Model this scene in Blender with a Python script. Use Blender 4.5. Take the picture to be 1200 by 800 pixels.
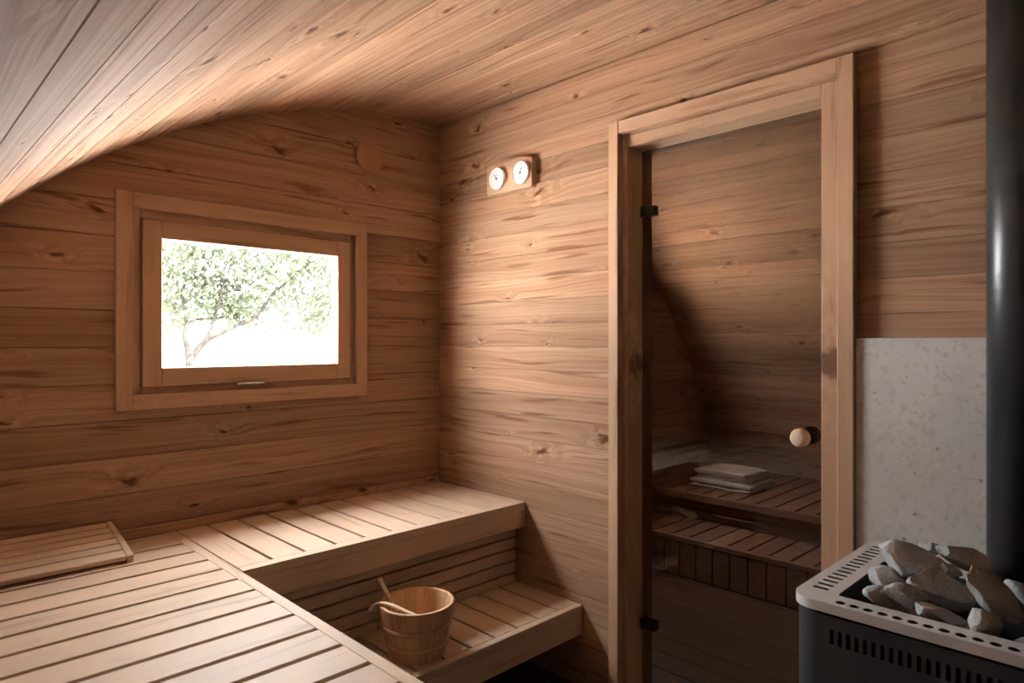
import bpy, bmesh, math, random
from mathutils import Vector, Matrix, noise

scene = bpy.context.scene
for o in list(bpy.data.objects):
    bpy.data.objects.remove(o, do_unlink=True)
C = scene.collection
random.seed(7)

# ------------------------------------------------------------------ camera, sky, exposure
H = 1.25                                   # eye height above the floor (m); the camera stands at x=0, y=0
FPX = 772.0                                # focal length in pixels of the 1200 px wide frame
ANG = math.atan2(785, 772)                 # angle between the view direction and +x
cam_data = bpy.data.cameras.new('camera')
cam_data.sensor_width = 36.0
cam_data.lens = FPX / 1200 * 36.0
cam_data.clip_start = 0.02
cam = bpy.data.objects.new('camera', cam_data)
C.objects.link(cam)
cam.location = (0, 0, H)
cam.rotation_euler = (math.pi / 2, 0, ANG - math.pi / 2)
scene.camera = cam

SKY = 60.0
world = bpy.data.worlds.new('sky')
scene.world = world
world.use_nodes = True
bgn = world.node_tree.nodes['Background']
bgn.inputs['Color'].default_value = (0.94, 0.985, 1.03, 1)
bgn.inputs['Strength'].default_value = SKY

scene.view_settings.view_transform = 'Standard'
scene.view_settings.look = 'None'
scene.view_settings.exposure = 0.0
scene.view_settings.gamma = 1.0
scene.view_settings.use_curve_mapping = False
scene.cycles.use_denoising = True
scene.cycles.max_bounces = 14
scene.cycles.diffuse_bounces = 4
scene.cycles.sample_clamp_indirect = 0.0
scene.cycles.glossy_bounces = 5
scene.cycles.transparent_max_bounces = 16
scene.cycles.caustics_reflective = False
scene.cycles.caustics_refractive = False

sun_data = bpy.data.lights.new('sun', 'SUN')   # high sun from behind the building: lights the yard, never enters the window
sun_data.energy = 200.0
sun_data.angle = math.radians(0.6)
sun_data.color = (1.0, 0.98, 0.95)
sun = bpy.data.objects.new('sun', sun_data)
C.objects.link(sun)
sun.location = (0, -6, 12)
sun.rotation_euler = Vector((0.15, -0.50, 0.86)).to_track_quat('Z', 'Y').to_euler()

def portal(loc, sx, sy):                   # daylight portal in a window opening (guides sky sampling only)
    ld = bpy.data.lights.new('window_portal', 'AREA')
    ld.shape = 'RECTANGLE'; ld.size = sx; ld.size_y = sy
    ld.cycles.is_portal = True
    lo = bpy.data.objects.new('window_portal', ld)
    C.objects.link(lo)
    lo.location = loc
    lo.rotation_euler = (-math.pi / 2, 0, 0)   # shines towards -y, into the room

# ------------------------------------------------------------------ dimensions (x: 0 camera .. wall; z from floor)
XW = 1.85            # face of the partition wall with the door
YG = 2.348           # face of the window gable
YR = -2.40           # rear gable behind the camera
CX, ZC, R = 1.83, -0.124, 2.344    # barrel vault: half circle
CX2 = 2.02           # the other half of the vault, beyond the partition
XW2 = 2.00           # far face of the partition
ZB = H - 0.629       # upper bench top
ZL = H - 0.949       # lower bench top

sa, ca = math.sin(ANG), math.cos(ANG)
def ray(u, v):
    r = (u - 600) / FPX
    return Vector((r * sa + ca, -r * ca + sa, (400 - v) / FPX))
def at_x(u, v, X):
    d = ray(u, v); p = d * (X / d.x); p.z += H; return p
def at_z(u, v, z):
    d = ray(u, v); p = d * ((z - H) / d.z); p.z += H; return p
def at_depth(u, v, w):
    p = ray(u, v) * w; p.z += H; return p

# ------------------------------------------------------------------ materials
MATS = {}
def new_mat(name):
    m = bpy.data.materials.new(name); m.use_nodes = True
    nt = m.node_tree; nt.nodes.clear()
    out = nt.nodes.new('ShaderNodeOutputMaterial')
    MATS[name] = m
    return m, nt, out
def node(nt, typ, **kw):
    n = nt.nodes.new(typ)
    for k, v in kw.items(): setattr(n, k, v)
    return n
def ramp(nt, stops, interp='LINEAR'):
    n = nt.nodes.new('ShaderNodeValToRGB')
    cr = n.color_ramp; cr.interpolation = interp
    while len(cr.elements) < len(stops): cr.elements.new(0.5)
    for e, (p, c) in zip(cr.elements, stops):
        e.position = p; e.color = (c[0], c[1], c[2], 1) if not isinstance(c, (int, float)) else (c, c, c, 1)
    return n
def math_n(nt, op, a, b=None, clamp=False):
    n = nt.nodes.new('ShaderNodeMath'); n.operation = op; n.use_clamp = clamp
    for i, x in enumerate((a, b)):
        if x is None: continue
        if isinstance(x, (int, float)): n.inputs[i].default_value = x
        else: nt.links.new(x, n.inputs[i])
    return n.outputs[0]
def mapr(nt, val, f0, f1, t0, t1, smooth=True):
    n = nt.nodes.new('ShaderNodeMapRange')
    n.interpolation_type = 'SMOOTHSTEP' if smooth else 'LINEAR'
    nt.links.new(val, n.inputs[0])
    for i, x in zip((1, 2, 3, 4), (f0, f1, t0, t1)): n.inputs[i].default_value = x
    return n.outputs[0]
def mixc(nt, fac, a, b, blend='MIX'):
    n = nt.nodes.new('ShaderNodeMix'); n.data_type = 'RGBA'; n.blend_type = blend
    if isinstance(fac, (int, float)): n.inputs[0].default_value = fac
    else: nt.links.new(fac, n.inputs[0])
    for i, x in ((6, a), (7, b)):
        if isinstance(x, tuple): n.inputs[i].default_value = (*x, 1)
        else: nt.links.new(x, n.inputs[i])
    return n.outputs[2]

def wood(name, light, dark, spec=0.15, knot=(0.12, 0.048, 0.023), knots=1.0, streak=1.0, rough=0.55, vary=0.18, bump=0.25, kscale=(2.5, 5.6)):
    """Sawn softwood: grain runs along the local X axis of every piece; each piece gets its own pattern."""
    m, nt, out = new_mat(name)
    L = nt.links
    tc = node(nt, 'ShaderNodeTexCoord'); oi = node(nt, 'ShaderNodeObjectInfo')
    off = node(nt, 'ShaderNodeVectorMath', operation='SCALE'); off.inputs[0].default_value = (61.0, 17.0, 29.0)
    L.new(oi.outputs['Random'], off.inputs['Scale'])
    add = node(nt, 'ShaderNodeVectorMath', operation='ADD')
    L.new(tc.outputs['Object'], add.inputs[0]); L.new(off.outputs[0], add.inputs[1])
    P = add.outputs[0]
    def scaled(v, sx, sy, sz):
        n = node(nt, 'ShaderNodeVectorMath', operation='MULTIPLY'); n.inputs[1].default_value = (sx, sy, sz)
        L.new(v, n.inputs[0]); return n.outputs[0]
    def noise_t(v, detail=3.0, rough_=0.55, dist=0.0, dim='3D', scale=1.0):
        n = node(nt, 'ShaderNodeTexNoise', noise_dimensions=dim)
        n.inputs['Scale'].default_value = scale; n.inputs['Detail'].default_value = detail
        n.inputs['Roughness'].default_value = rough_; n.inputs['Distortion'].default_value = dist
        L.new(v, n.inputs['Vector']); return n.outputs['Fac']
    # knots: sparse voronoi points, warped
    wob = noise_t(scaled(P, 14, 22, 14), 2.0)
    wv = node(nt, 'ShaderNodeVectorMath', operation='SCALE'); wv.inputs[0].default_value = (0.20, 0.34, 0.0)
    L.new(math_n(nt, 'SUBTRACT', wob, 0.5), wv.inputs['Scale'])
    kv = node(nt, 'ShaderNodeVectorMath', operation='ADD')
    sh = node(nt, 'ShaderNodeSeparateXYZ'); L.new(scaled(P, kscale[0], kscale[1], 0.0), sh.inputs[0])
    shc = node(nt, 'ShaderNodeCombineXYZ')
    L.new(math_n(nt, 'ADD', sh.outputs[0], math_n(nt, 'MULTIPLY', sh.outputs[1], 0.35)), shc.inputs[0]); L.new(sh.outputs[1], shc.inputs[1])
    L.new(shc.outputs[0], kv.inputs[0]); L.new(wv.outputs[0], kv.inputs[1])
    vor = node(nt, 'ShaderNodeTexVoronoi', voronoi_dimensions='2D'); vor.inputs['Scale'].default_value = 1.0
    L.new(kv.outputs[0], vor.inputs['Vector'])
    d = vor.outputs['Distance']
    sep = node(nt, 'ShaderNodeSeparateColor'); L.new(vor.outputs['Color'], sep.inputs[0])
    size = mapr(nt, sep.outputs[0], 0.0, 1.0, 0.020, 0.105, False)
    dn = math_n(nt, 'DIVIDE', d, size)
    kmask = mapr(nt, dn, 0.30, 1.0, 1.0, 0.0)
    halo = mapr(nt, dn, 0.8, 4.5, 1.0, 0.0)
    present = math_n(nt, 'GREATER_THAN', sep.outputs[1], 0.15)
    kmask = math_n(nt, 'MULTIPLY', math_n(nt, 'MULTIPLY', kmask, present), knots)
    halo = math_n(nt, 'MULTIPLY', math_n(nt, 'MULTIPLY', halo, present), knots)
    # grain pushed aside round a knot
    sx = node(nt, 'ShaderNodeSeparateXYZ'); L.new(P, sx.inputs[0])
    slow = noise_t(scaled(P, 0.9, 3.5, 3.5), 2.0)
    yy = math_n(nt, 'ADD', sx.outputs[1], math_n(nt, 'MULTIPLY', halo, 0.022))
    yy = math_n(nt, 'ADD', yy, math_n(nt, 'MULTIPLY', slow, 0.10))
    cb = node(nt, 'ShaderNodeCombineXYZ'); L.new(sx.outputs[0], cb.inputs[0]); L.new(yy, cb.inputs[1]); L.new(sx.outputs[2], cb.inputs[2])
    G = cb.outputs[0]
    rings = noise_t(scaled(G, 0.55, 46, 46), 2.5, 0.6)
    broad = noise_t(scaled(G, 0.5, 9, 9), 2.0, 0.5)
    fibre = noise_t(scaled(P, 9, 420, 420), 3.0, 0.6)
    mid = noise_t(scaled(G, 2.0, 150, 150), 2.0, 0.55)
    g = math_n(nt, 'ADD', math_n(nt, 'MULTIPLY', mapr(nt, rings, 0.30, 0.72, 0, 1), 0.42), math_n(nt, 'MULTIPLY', mapr(nt, broad, 0.3, 0.7, 0, 1), 0.33))
    g = math_n(nt, 'ADD', g, math_n(nt, 'MULTIPLY', mapr(nt, mid, 0.35, 0.68, 0, 1), 0.30))
    g = math_n(nt, 'MULTIPLY', g, streak, True)
    col = mixc(nt, g, light, dark)
    # narrow dark resin streaks along the board
    st = noise_t(scaled(G, 2.6, 42, 42), 2.0, 0.5)
    stm = math_n(nt, 'MULTIPLY', mapr(nt, st, 0.58, 0.72, 0, 1), 0.95 * streak)
    col = mixc(nt, stm, col, tuple(0.62 * a + 0.38 * b for a, b in zip(dark, knot)))
    swirl = mapr(nt, noise_t(scaled(P, 26, 40, 40), 2.0), 0.45, 0.62, 0, 1)
    col = mixc(nt, math_n(nt, 'MULTIPLY', math_n(nt, 'MULTIPLY', halo, swirl), 0.40), col, tuple(min(1, a * 1.16) for a in light))
    col = mixc(nt, math_n(nt, 'MULTIPLY', math_n(nt, 'MULTIPLY', halo, math_n(nt, 'SUBTRACT', 1.0, swirl)), 0.35), col, tuple(0.8 * a + 0.2 * b for a, b in zip(dark, knot)))
    col = mixc(nt, math_n(nt, 'MULTIPLY', kmask, 0.95), col, knot)
    col = mixc(nt, math_n(nt, 'MULTIPLY', math_n(nt, 'SUBTRACT', fibre, 0.5), 0.25), col, tuple(0.7 * x for x in dark))
    hs = node(nt, 'ShaderNodeHueSaturation')
    L.new(col, hs.inputs['Color'])
    L.new(mapr(nt, oi.outputs['Random'], 0, 1, 1 - vary, 1 + vary * 0.6, False), hs.inputs['Value'])
    b = node(nt, 'ShaderNodeBsdfPrincipled')
    L.new(hs.outputs[0], b.inputs['Base Color'])
    b.inputs['Roughness'].default_value = rough
    b.inputs['Specular IOR Level'].default_value = spec
    bp = node(nt, 'ShaderNodeBump'); bp.inputs['Strength'].default_value = bump; bp.inputs['Distance'].default_value = 0.0015
    hh = math_n(nt, 'ADD', math_n(nt, 'MULTIPLY', fibre, 0.6), math_n(nt, 'MULTIPLY', rings, 0.5))
    L.new(hh, bp.inputs['Height']); L.new(bp.outputs[0], b.inputs['Normal'])
    L.new(b.outputs[0], out.inputs[0])
    return m

def plain(name, color, rough=0.5, metal=0.0, spec=0.5, nscale=0.0, namp=0.0, bump=0.0, bscale=60.0, dark=None):
    m, nt, out = new_mat(name)
    b = node(nt, 'ShaderNodeBsdfPrincipled')
    b.inputs['Base Color'].default_value = (*color, 1)
    b.inputs['Roughness'].default_value = rough; b.inputs['Metallic'].default_value = metal
    b.inputs['Specular IOR Level'].default_value = spec
    tc = node(nt, 'ShaderNodeTexCoord')
    if nscale:
        n = node(nt, 'ShaderNodeTexNoise'); n.inputs['Scale'].default_value = nscale; n.inputs['Detail'].default_value = 5
        nt.links.new(tc.outputs['Object'], n.inputs['Vector'])
        f = mapr(nt, n.outputs['Fac'], 0.3, 0.7, 0, 1)
        c = mixc(nt, f, tuple(x * (1 - namp) for x in color) if dark is None else dark, tuple(min(1, x * (1 + namp)) for x in color))
        nt.links.new(c, b.inputs['Base Color'])
    if bump:
        n = node(nt, 'ShaderNodeTexNoise'); n.inputs['Scale'].default_value = bscale; n.inputs['Detail'].default_value = 6
        nt.links.new(tc.outputs['Object'], n.inputs['Vector'])
        bp = node(nt, 'ShaderNodeBump'); bp.inputs['Strength'].default_value = bump; bp.inputs['Distance'].default_value = 0.004
        nt.links.new(n.outputs['Fac'], bp.inputs['Height']); nt.links.new(bp.outputs[0], b.inputs['Normal'])
    nt.links.new(b.outputs[0], out.inputs[0])
    return m

PINE = wood('pine_cladding', (0.495, 0.318, 0.206), (0.300, 0.150, 0.084), knots=1.0, rough=0.72, spec=0.04, vary=0.22)
CASE = wood('pine_frame', (0.55, 0.355, 0.23), (0.455, 0.265, 0.157), knots=0.8, streak=0.7, vary=0.08, kscale=(1.3, 2.5))
ASPEN = wood('aspen_bench', (0.60, 0.45, 0.33), (0.53, 0.375, 0.262), knots=0.12, streak=0.6, vary=0.07, bump=0.12, rough=0.52, spec=0.16)
BUCKETW = wood('bucket_wood', (0.66, 0.43, 0.26), (0.56, 0.33, 0.18), knots=0.0, streak=0.7, vary=0.10)
KNOBW = wood('knob_wood', (0.80, 0.62, 0.45), (0.72, 0.52, 0.36), knots=0.0, streak=0.6, vary=0.0)
DARKBENCH = wood('dark_bench_wood', (0.30, 0.165, 0.11), (0.22, 0.115, 0.075), knots=0.12, streak=0.6, vary=0.1, bump=0.12, rough=0.5)  # darker red-brown wood tone for the benches behind the glass door
VENTW = wood('vent_wood', (0.47, 0.265, 0.155), (0.39, 0.205, 0.112), knots=0.0, streak=0.6, vary=0.0, spec=0.05)
FLOORW = wood('dark_floor_wood', (0.13, 0.075, 0.048), (0.085, 0.047, 0.03), knots=0.5, rough=0.45)
SHELL = plain('sheathing_board', (0.26, 0.15, 0.09), 0.8, nscale=9, namp=0.15)
BLACK = plain('black_metal', (0.012, 0.012, 0.013), 0.38, 0.3)
PIPE = plain('flue_black', (0.028, 0.029, 0.031), 0.36, 0.0, spec=0.6, nscale=4, namp=0.1)
STOVE = plain('heater_charcoal', (0.040, 0.040, 0.043), 0.42, 0.0, nscale=4, namp=0.08)
STEEL = plain('heater_steel', (0.70, 0.68, 0.665), 0.45, 0.35, nscale=30, namp=0.05)
INNER = plain('basket_steel', (0.07, 0.066, 0.064), 0.5, 0.5, nscale=12, namp=0.2)
CHROME = plain('chrome', (0.75, 0.74, 0.72), 0.2, 1.0)
WHITE = plain('dial_white', (0.83, 0.82, 0.80), 0.35)
INK = plain('dial_ink', (0.03, 0.03, 0.03), 0.6)
TOWEL = plain('towel_linen', (0.72, 0.67, 0.60), 0.95, spec=0.1, nscale=60, namp=0.08, bump=0.5, bscale=450)
CORD = plain('leather_cord', (0.30, 0.18, 0.10), 0.7)
GROUND = plain('pale_gravel', (0.80, 0.785, 0.755), 0.9, nscale=3, namp=0.12)
BARK = plain('bark', (0.0125, 0.0112, 0.0095), 0.9, spec=0.0, nscale=20, namp=0.3)

def stone_mat():
    m, nt, out = new_mat('sauna_stone')
    L = nt.links
    tc = node(nt, 'ShaderNodeTexCoord'); oi = node(nt, 'ShaderNodeObjectInfo')
    off = node(nt, 'ShaderNodeVectorMath', operation='SCALE'); off.inputs[0].default_value = (13, 7, 29); L.new(oi.outputs['Random'], off.inputs['Scale'])
    add = node(nt, 'ShaderNodeVectorMath', operation='ADD'); L.new(tc.outputs['Object'], add.inputs[0]); L.new(off.outputs[0], add.inputs[1])
    n1 = node(nt, 'ShaderNodeTexNoise'); n1.inputs['Scale'].default_value = 14; n1.inputs['Detail'].default_value = 6; L.new(add.outputs[0], n1.inputs['Vector'])
    n2 = node(nt, 'ShaderNodeTexNoise'); n2.inputs['Scale'].default_value = 160; n2.inputs['Detail'].default_value = 4; L.new(add.outputs[0], n2.inputs['Vector'])
    c = mixc(nt, mapr(nt, n1.outputs['Fac'], 0.35, 0.7, 0, 1), (0.50, 0.495, 0.485), (0.33, 0.295, 0.265))
    c = mixc(nt, mapr(nt, n2.outputs['Fac'], 0.45, 0.75, 0, 0.45), c, (0.64, 0.64, 0.63))
    b = node(nt, 'ShaderNodeBsdfPrincipled'); L.new(c, b.inputs['Base Color']); b.inputs['Roughness'].default_value = 0.85
    bp = node(nt, 'ShaderNodeBump'); bp.inputs['Strength'].default_value = 0.6; bp.inputs['Distance'].default_value = 0.003
    L.new(math_n(nt, 'ADD', n2.outputs['Fac'], n1.outputs['Fac']), bp.inputs['Height']); L.new(bp.outputs[0], b.inputs['Normal'])
    L.new(b.outputs[0], out.inputs[0]); return m
STONE = stone_mat()

def concrete_mat():
    m, nt, out = new_mat('grey_concrete')
    L = nt.links
    tc = node(nt, 'ShaderNodeTexCoord')
    def nz(s, d):
        n = node(nt, 'ShaderNodeTexNoise'); n.inputs['Scale'].default_value = s; n.inputs['Detail'].default_value = d
        L.new(tc.outputs['Object'], n.inputs['Vector']); return n.outputs['Fac']
    c = mixc(nt, mapr(nt, nz(4, 4), 0.3, 0.7, 0, 1), (0.56, 0.53, 0.49), (0.65, 0.62, 0.58))
    c = mixc(nt, mapr(nt, nz(70, 5), 0.50, 0.72, 0, 0.7), c, (0.44, 0.41, 0.37))
    c = mixc(nt, mapr(nt, nz(110, 3), 0.62, 0.74, 0, 0.8), c, (0.76, 0.74, 0.72))
    v = node(nt, 'ShaderNodeTexVoronoi'); v.inputs['Scale'].default_value = 30; L.new(tc.outputs['Object'], v.inputs['Vector'])
    sp = node(nt, 'ShaderNodeSeparateColor'); L.new(v.outputs['Color'], sp.inputs[0])
    rad = mapr(nt, sp.outputs[0], 0.45, 1.0, 0.0, 0.16, False)
    pit = math_n(nt, 'LESS_THAN', v.outputs['Distance'], rad)
    c = mixc(nt, math_n(nt, 'MULTIPLY', pit, 0.75), c, (0.22, 0.20, 0.18))
    b = node(nt, 'ShaderNodeBsdfPrincipled'); L.new(c, b.inputs['Base Color']); b.inputs['Roughness'].default_value = 0.85
    bp = node(nt, 'ShaderNodeBump'); bp.inputs['Strength'].default_value = 0.4; bp.inputs['Distance'].default_value = 0.002
    L.new(math_n(nt, 'SUBTRACT', nz(70, 5), pit), bp.inputs['Height']); L.new(bp.outputs[0], b.inputs['Normal'])
    L.new(b.outputs[0], out.inputs[0]); return m
CONCRETE = concrete_mat()

def glass_mat(name, tint, ior):
    """Flat pane: straight-through tinted transmission plus Fresnel mirror on the outward faces."""
    m, nt, out = new_mat(name)
    L = nt.links
    tr = node(nt, 'ShaderNodeBsdfTransparent'); tr.inputs[0].default_value = (*tint, 1)
    gl = node(nt, 'ShaderNodeBsdfGlossy'); gl.inputs['Roughness'].default_value = 0.0
    fr = node(nt, 'ShaderNodeFresnel'); fr.inputs['IOR'].default_value = ior
    ge = node(nt, 'ShaderNodeNewGeometry')
    fac = math_n(nt, 'MULTIPLY', fr.outputs[0], math_n(nt, 'SUBTRACT', 1.0, ge.outputs['Backfacing']))
    mx = node(nt, 'ShaderNodeMixShader'); L.new(fac, mx.inputs[0]); L.new(tr.outputs[0], mx.inputs[1]); L.new(gl.outputs[0], mx.inputs[2])
    L.new(mx.outputs[0], out.inputs[0]); return m
WINGLASS = glass_mat('window_glass', (0.99, 0.995, 0.99), 1.45)
DOORGLASS = glass_mat('smoked_door_glass', (0.58, 0.53, 0.50), 1.65)

def leaf_mat():
    m, nt, out = new_mat('leaf')
    L = nt.links
    oi = node(nt, 'ShaderNodeTexCoord')
    n = node(nt, 'ShaderNodeTexNoise'); n.inputs['Scale'].default_value = 2.5; L.new(oi.outputs['Object'], n.inputs['Vector'])
    c = mixc(nt, mapr(nt, n.outputs['Fac'], 0.3, 0.7, 0, 1), (0.032, 0.038, 0.021), (0.038, 0.041, 0.030))
    d = node(nt, 'ShaderNodeBsdfDiffuse'); t = node(nt, 'ShaderNodeBsdfTranslucent')
    L.new(c, d.inputs[0]); L.new(c, t.inputs[0])
    mx = node(nt, 'ShaderNodeMixShader'); mx.inputs[0].default_value = 0.5
    L.new(d.outputs[0], mx.inputs[1]); L.new(t.outputs[0], mx.inputs[2]); L.new(mx.outputs[0], out.inputs[0]); return m
LEAF = leaf_mat()

# ------------------------------------------------------------------ object helpers
def link(name, me, mat=None, parent=None, M=None, smooth=False):
    if mat is not None and not me.materials: me.materials.append(mat)
    o = bpy.data.objects.new(name, me)
    C.objects.link(o)
    if M is None: M = Matrix.Identity(4)
    if parent is not None:
        o.parent = parent
        M = Matrix.Translation(-Vector(ORIGIN[parent.name])) @ M
    else:
        ORIGIN[o.name] = M.translation.copy()
    o.matrix_basis = M
    if smooth:
        for p in me.polygons: p.use_smooth = True
    return o
ORIGIN = {}
def tag(o, label, cat, group=None, kind=None):
    o['label'] = label
    o['category'] = cat
    if group: o['group'] = group
    if kind: o['kind'] = kind
    return o
def empty(name, loc, label, cat, group=None, kind=None):
    o = bpy.data.objects.new(name, None); C.objects.link(o)
    o.location = loc; o.empty_display_size = 0.05
    ORIGIN[o.name] = Vector(loc)
    return tag(o, label, cat, group, kind)
def world_origin(o):
    """parts that have sub-parts: remember where they stand"""
    bpy_parent = o.parent
    ORIGIN[o.name] = Vector(ORIGIN[bpy_parent.name]) + o.matrix_basis.translation
def sub(name, me, mat, part, M, smooth=False):
    """a sub-part: child of a part whose matrix may be rotated"""
    if not me.materials: me.materials.append(mat)
    o = bpy.data.objects.new(name, me); C.objects.link(o); o.parent = part
    pw = Matrix.Translation(Vector(ORIGIN[part.parent.name])) @ part.matrix_basis
    o.matrix_basis = pw.inverted() @ M
    if smooth:
        for p in me.polygons: p.use_smooth = True
    return o

CACHE = {}
def box_mesh(l, w, t, ch, mat):
    key = (round(l, 4), round(w, 4), round(t, 4), ch, mat.name)
    if key in CACHE: return CACHE[key]
    bm = bmesh.new()
    bmesh.ops.create_cube(bm, size=1.0)
    bmesh.ops.scale(bm, vec=(l, w, t), verts=bm.verts)
    if ch:
        bmesh.ops.bevel(bm, geom=list(bm.edges), offset=min(ch, 0.3 * min(l, w, t)), segments=1, affect='EDGES', profile=0.5)
    me = bpy.data.meshes.new('board'); bm.to_mesh(me); bm.free()
    me.materials.append(mat)
    CACHE[key] = me
    return me
AX = {'x': Vector((1, 0, 0)), 'y': Vector((0, 1, 0)), 'z': Vector((0, 0, 1))}
def frame_matrix(center, Lv, Wv):
    N = Lv.cross(Wv)
    M = Matrix((Lv, Wv, N)).transposed().to_4x4()
    M.translation = Vector(center)
    return M
def board(name, xr, yr, zr, mat, parent=None, ch=0.0015, along=None):
    """a bevelled board filling the given world box; local X is its longest (or given) axis"""
    dims = {'x': abs(xr[1] - xr[0]), 'y': abs(yr[1] - yr[0]), 'z': abs(zr[1] - zr[0])}
    cen = ((xr[0] + xr[1]) / 2, (yr[0] + yr[1]) / 2, (zr[0] + zr[1]) / 2)
    order = sorted('xyz', key=lambda k: -dims[k])
    if along: order.remove(along); order.insert(0, along)
    M = frame_matrix(cen, AX[order[0]], AX[order[1]])
    return link(name, box_mesh(dims[order[0]], dims[order[1]], dims[order[2]], ch, mat), mat, parent, M)
def mesh_py(name, verts, faces):
    me = bpy.data.meshes.new(name); me.from_pydata([tuple(v) for v in verts], [], faces); me.update()
    bm = bmesh.new(); bm.from_mesh(me); bmesh.ops.recalc_face_normals(bm, faces=bm.faces); bm.to_mesh(me); bm.free()
    return me
def boxes_mesh(name, boxes):
    vs, fs = [], []
    for (x0, x1), (y0, y1), (z0, z1) in boxes:
        b = len(vs)
        vs += [(x0, y0, z0), (x1, y0, z0), (x1, y1, z0), (x0, y1, z0), (x0, y0, z1), (x1, y0, z1), (x1, y1, z1), (x0, y1, z1)]
        fs += [tuple(b + i for i in f) for f in ((3, 2, 1, 0), (4, 5, 6, 7), (0, 1, 5, 4), (1, 2, 6, 5), (2, 3, 7, 6), (3, 0, 4, 7))]
    me = bpy.data.meshes.new(name); me.from_pydata(vs, [], fs); me.update(); return me
def lathe(name, prof, seg=48, closed=False):
    vs, fs = [], []
    n = len(prof)
    for i in range(seg):
        a = 2 * math.pi * i / seg
        for r, z in prof: vs.append((r * math.cos(a), r * math.sin(a), z))
    for i in range(seg):
        j = (i + 1) % seg
        for k in range(n - 1 + (1 if closed else 0)):
            k2 = (k + 1) % n
            fs.append((i * n + k, j * n + k, j * n + k2, i * n + k2))
    if not closed:
        fs.append(tuple(i * n for i in range(seg))[::-1]); fs.append(tuple(i * n + n - 1 for i in range(seg)))
    return mesh_py(name, vs, fs)
def tube(name, pts, radii, seg=8):
    vs, fs = [], []
    pts = [Vector(p) for p in pts]
    for i, p in enumerate(pts):
        t = (pts[min(i + 1, len(pts) - 1)] - pts[max(i - 1, 0)]).normalized()
        a = t.orthogonal().normalized() if i == 0 else (a - t * a.dot(t)).normalized()
        b = t.cross(a)
        r = radii[i] if isinstance(radii, (list, tuple)) else radii
        for k in range(seg):
            an = 2 * math.pi * k / seg
            vs.append(p + (a * math.cos(an) + b * math.sin(an)) * r)
    for i in range(len(pts) - 1):
        for k in range(seg):
            k2 = (k + 1) % seg
            fs.append((i * seg + k, i * seg + k2, (i + 1) * seg + k2, (i + 1) * seg + k))
    fs.append(tuple(range(seg))[::-1]); fs.append(tuple((len(pts) - 1) * seg + k for k in range(seg)))
    return mesh_py(name, vs, fs)
def strip(name, pts, widths, thick, up):
    """a flat bent strip following pts; widths across, thick along 'up'"""
    vs, fs = [], []
    pts = [Vector(p) for p in pts]
    for i, p in enumerate(pts):
        t = (pts[min(i + 1, len(pts) - 1)] - pts[max(i - 1, 0)]).normalized()
        side = t.cross(Vector(up)).normalized(); n = side.cross(t)
        w = widths[i] / 2; h = thick / 2
        vs += [p + side * w + n * h, p - side * w + n * h, p - side * w - n * h, p + side * w - n * h]
    for i in range(len(pts) - 1):
        for k in range(4):
            fs.append((i * 4 + k, i * 4 + (k + 1) % 4, i * 4 + 4 + (k + 1) % 4, i * 4 + 4 + k))
    e = 4 * (len(pts) - 1)
    fs += [(3, 2, 1, 0), (e, e + 1, e + 2, e + 3)]
    return mesh_py(name, vs, fs)
def bez(pts, n=24):
    """Catmull-Rom through pts"""
    P = [Vector(p) for p in pts]; P = [P[0] * 2 - P[1]] + P + [P[-1] * 2 - P[-2]]
    out = []
    segs = len(P) - 3
    for s in range(segs):
        for k in range(n // segs + 1):
            t = k / (n // segs + 1)
            a, b, c, d = P[s:s + 4]
            out.append(0.5 * ((2 * b) + (c - a) * t + (2 * a - 5 * b + 4 * c - d) * t * t + (3 * b - a - 3 * c + d) * t ** 3))
    out.append(P[-2]); return out
def holed_plate(name, outer, holes, thick):
    """flat plate in local XY with real holes, extruded down by thick"""
    bm = bmesh.new()
    for loop in [outer] + holes:
        vs = [bm.verts.new((x, y, 0)) for x, y in loop]
        for i in range(len(vs)): bm.edges.new((vs[i], vs[(i + 1) % len(vs)]))
    bmesh.ops.triangle_fill(bm, use_beauty=True, use_dissolve=False, edges=list(bm.edges))
    bmesh.ops.recalc_face_normals(bm, faces=bm.faces)
    if bm.faces and bm.faces[:][0].normal.z < 0:
        bmesh.ops.reverse_faces(bm, faces=bm.faces)
    ext = bmesh.ops.extrude_face_region(bm, geom=list(bm.faces))
    dn = [g for g in ext['geom'] if isinstance(g, bmesh.types.BMVert)]
    bmesh.ops.translate(bm, verts=dn, vec=(0, 0, -thick))
    bmesh.ops.recalc_face_normals(bm, faces=bm.faces)
    me = bpy.data.meshes.new(name); bm.to_mesh(me); bm.free(); return me
def rrect(x0, x1, y0, y1, r, n=8):
    pts = []
    for cx_, cy_, a0 in ((x1 - r, y1 - r, 0), (x0 + r, y1 - r, 90), (x0 + r, y0 + r, 180), (x1 - r, y0 + r, 270)):
        for k in range(n + 1):
            a = math.radians(a0 + 90 * k / n); pts.append((cx_ + r * math.cos(a), cy_ + r * math.sin(a)))
    return pts
def circle_pts(x, y, r, n=14):
    return [(x + r * math.cos(2 * math.pi * k / n), y + r * math.sin(2 * math.pi * k / n)) for k in range(n)]
def rot_to(zdir, loc, xhint=Vector((0, 0, 1))):
    """matrix whose local Z is zdir"""
    z = Vector(zdir).normalized(); x = Vector(xhint) - z * Vector(xhint).dot(z)
    if x.length < 1e-5: x = z.orthogonal()
    x.normalize(); y = z.cross(x)
    M = Matrix((x, y, z)).transposed().to_4x4(); M.translation = Vector(loc); return M

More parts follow.
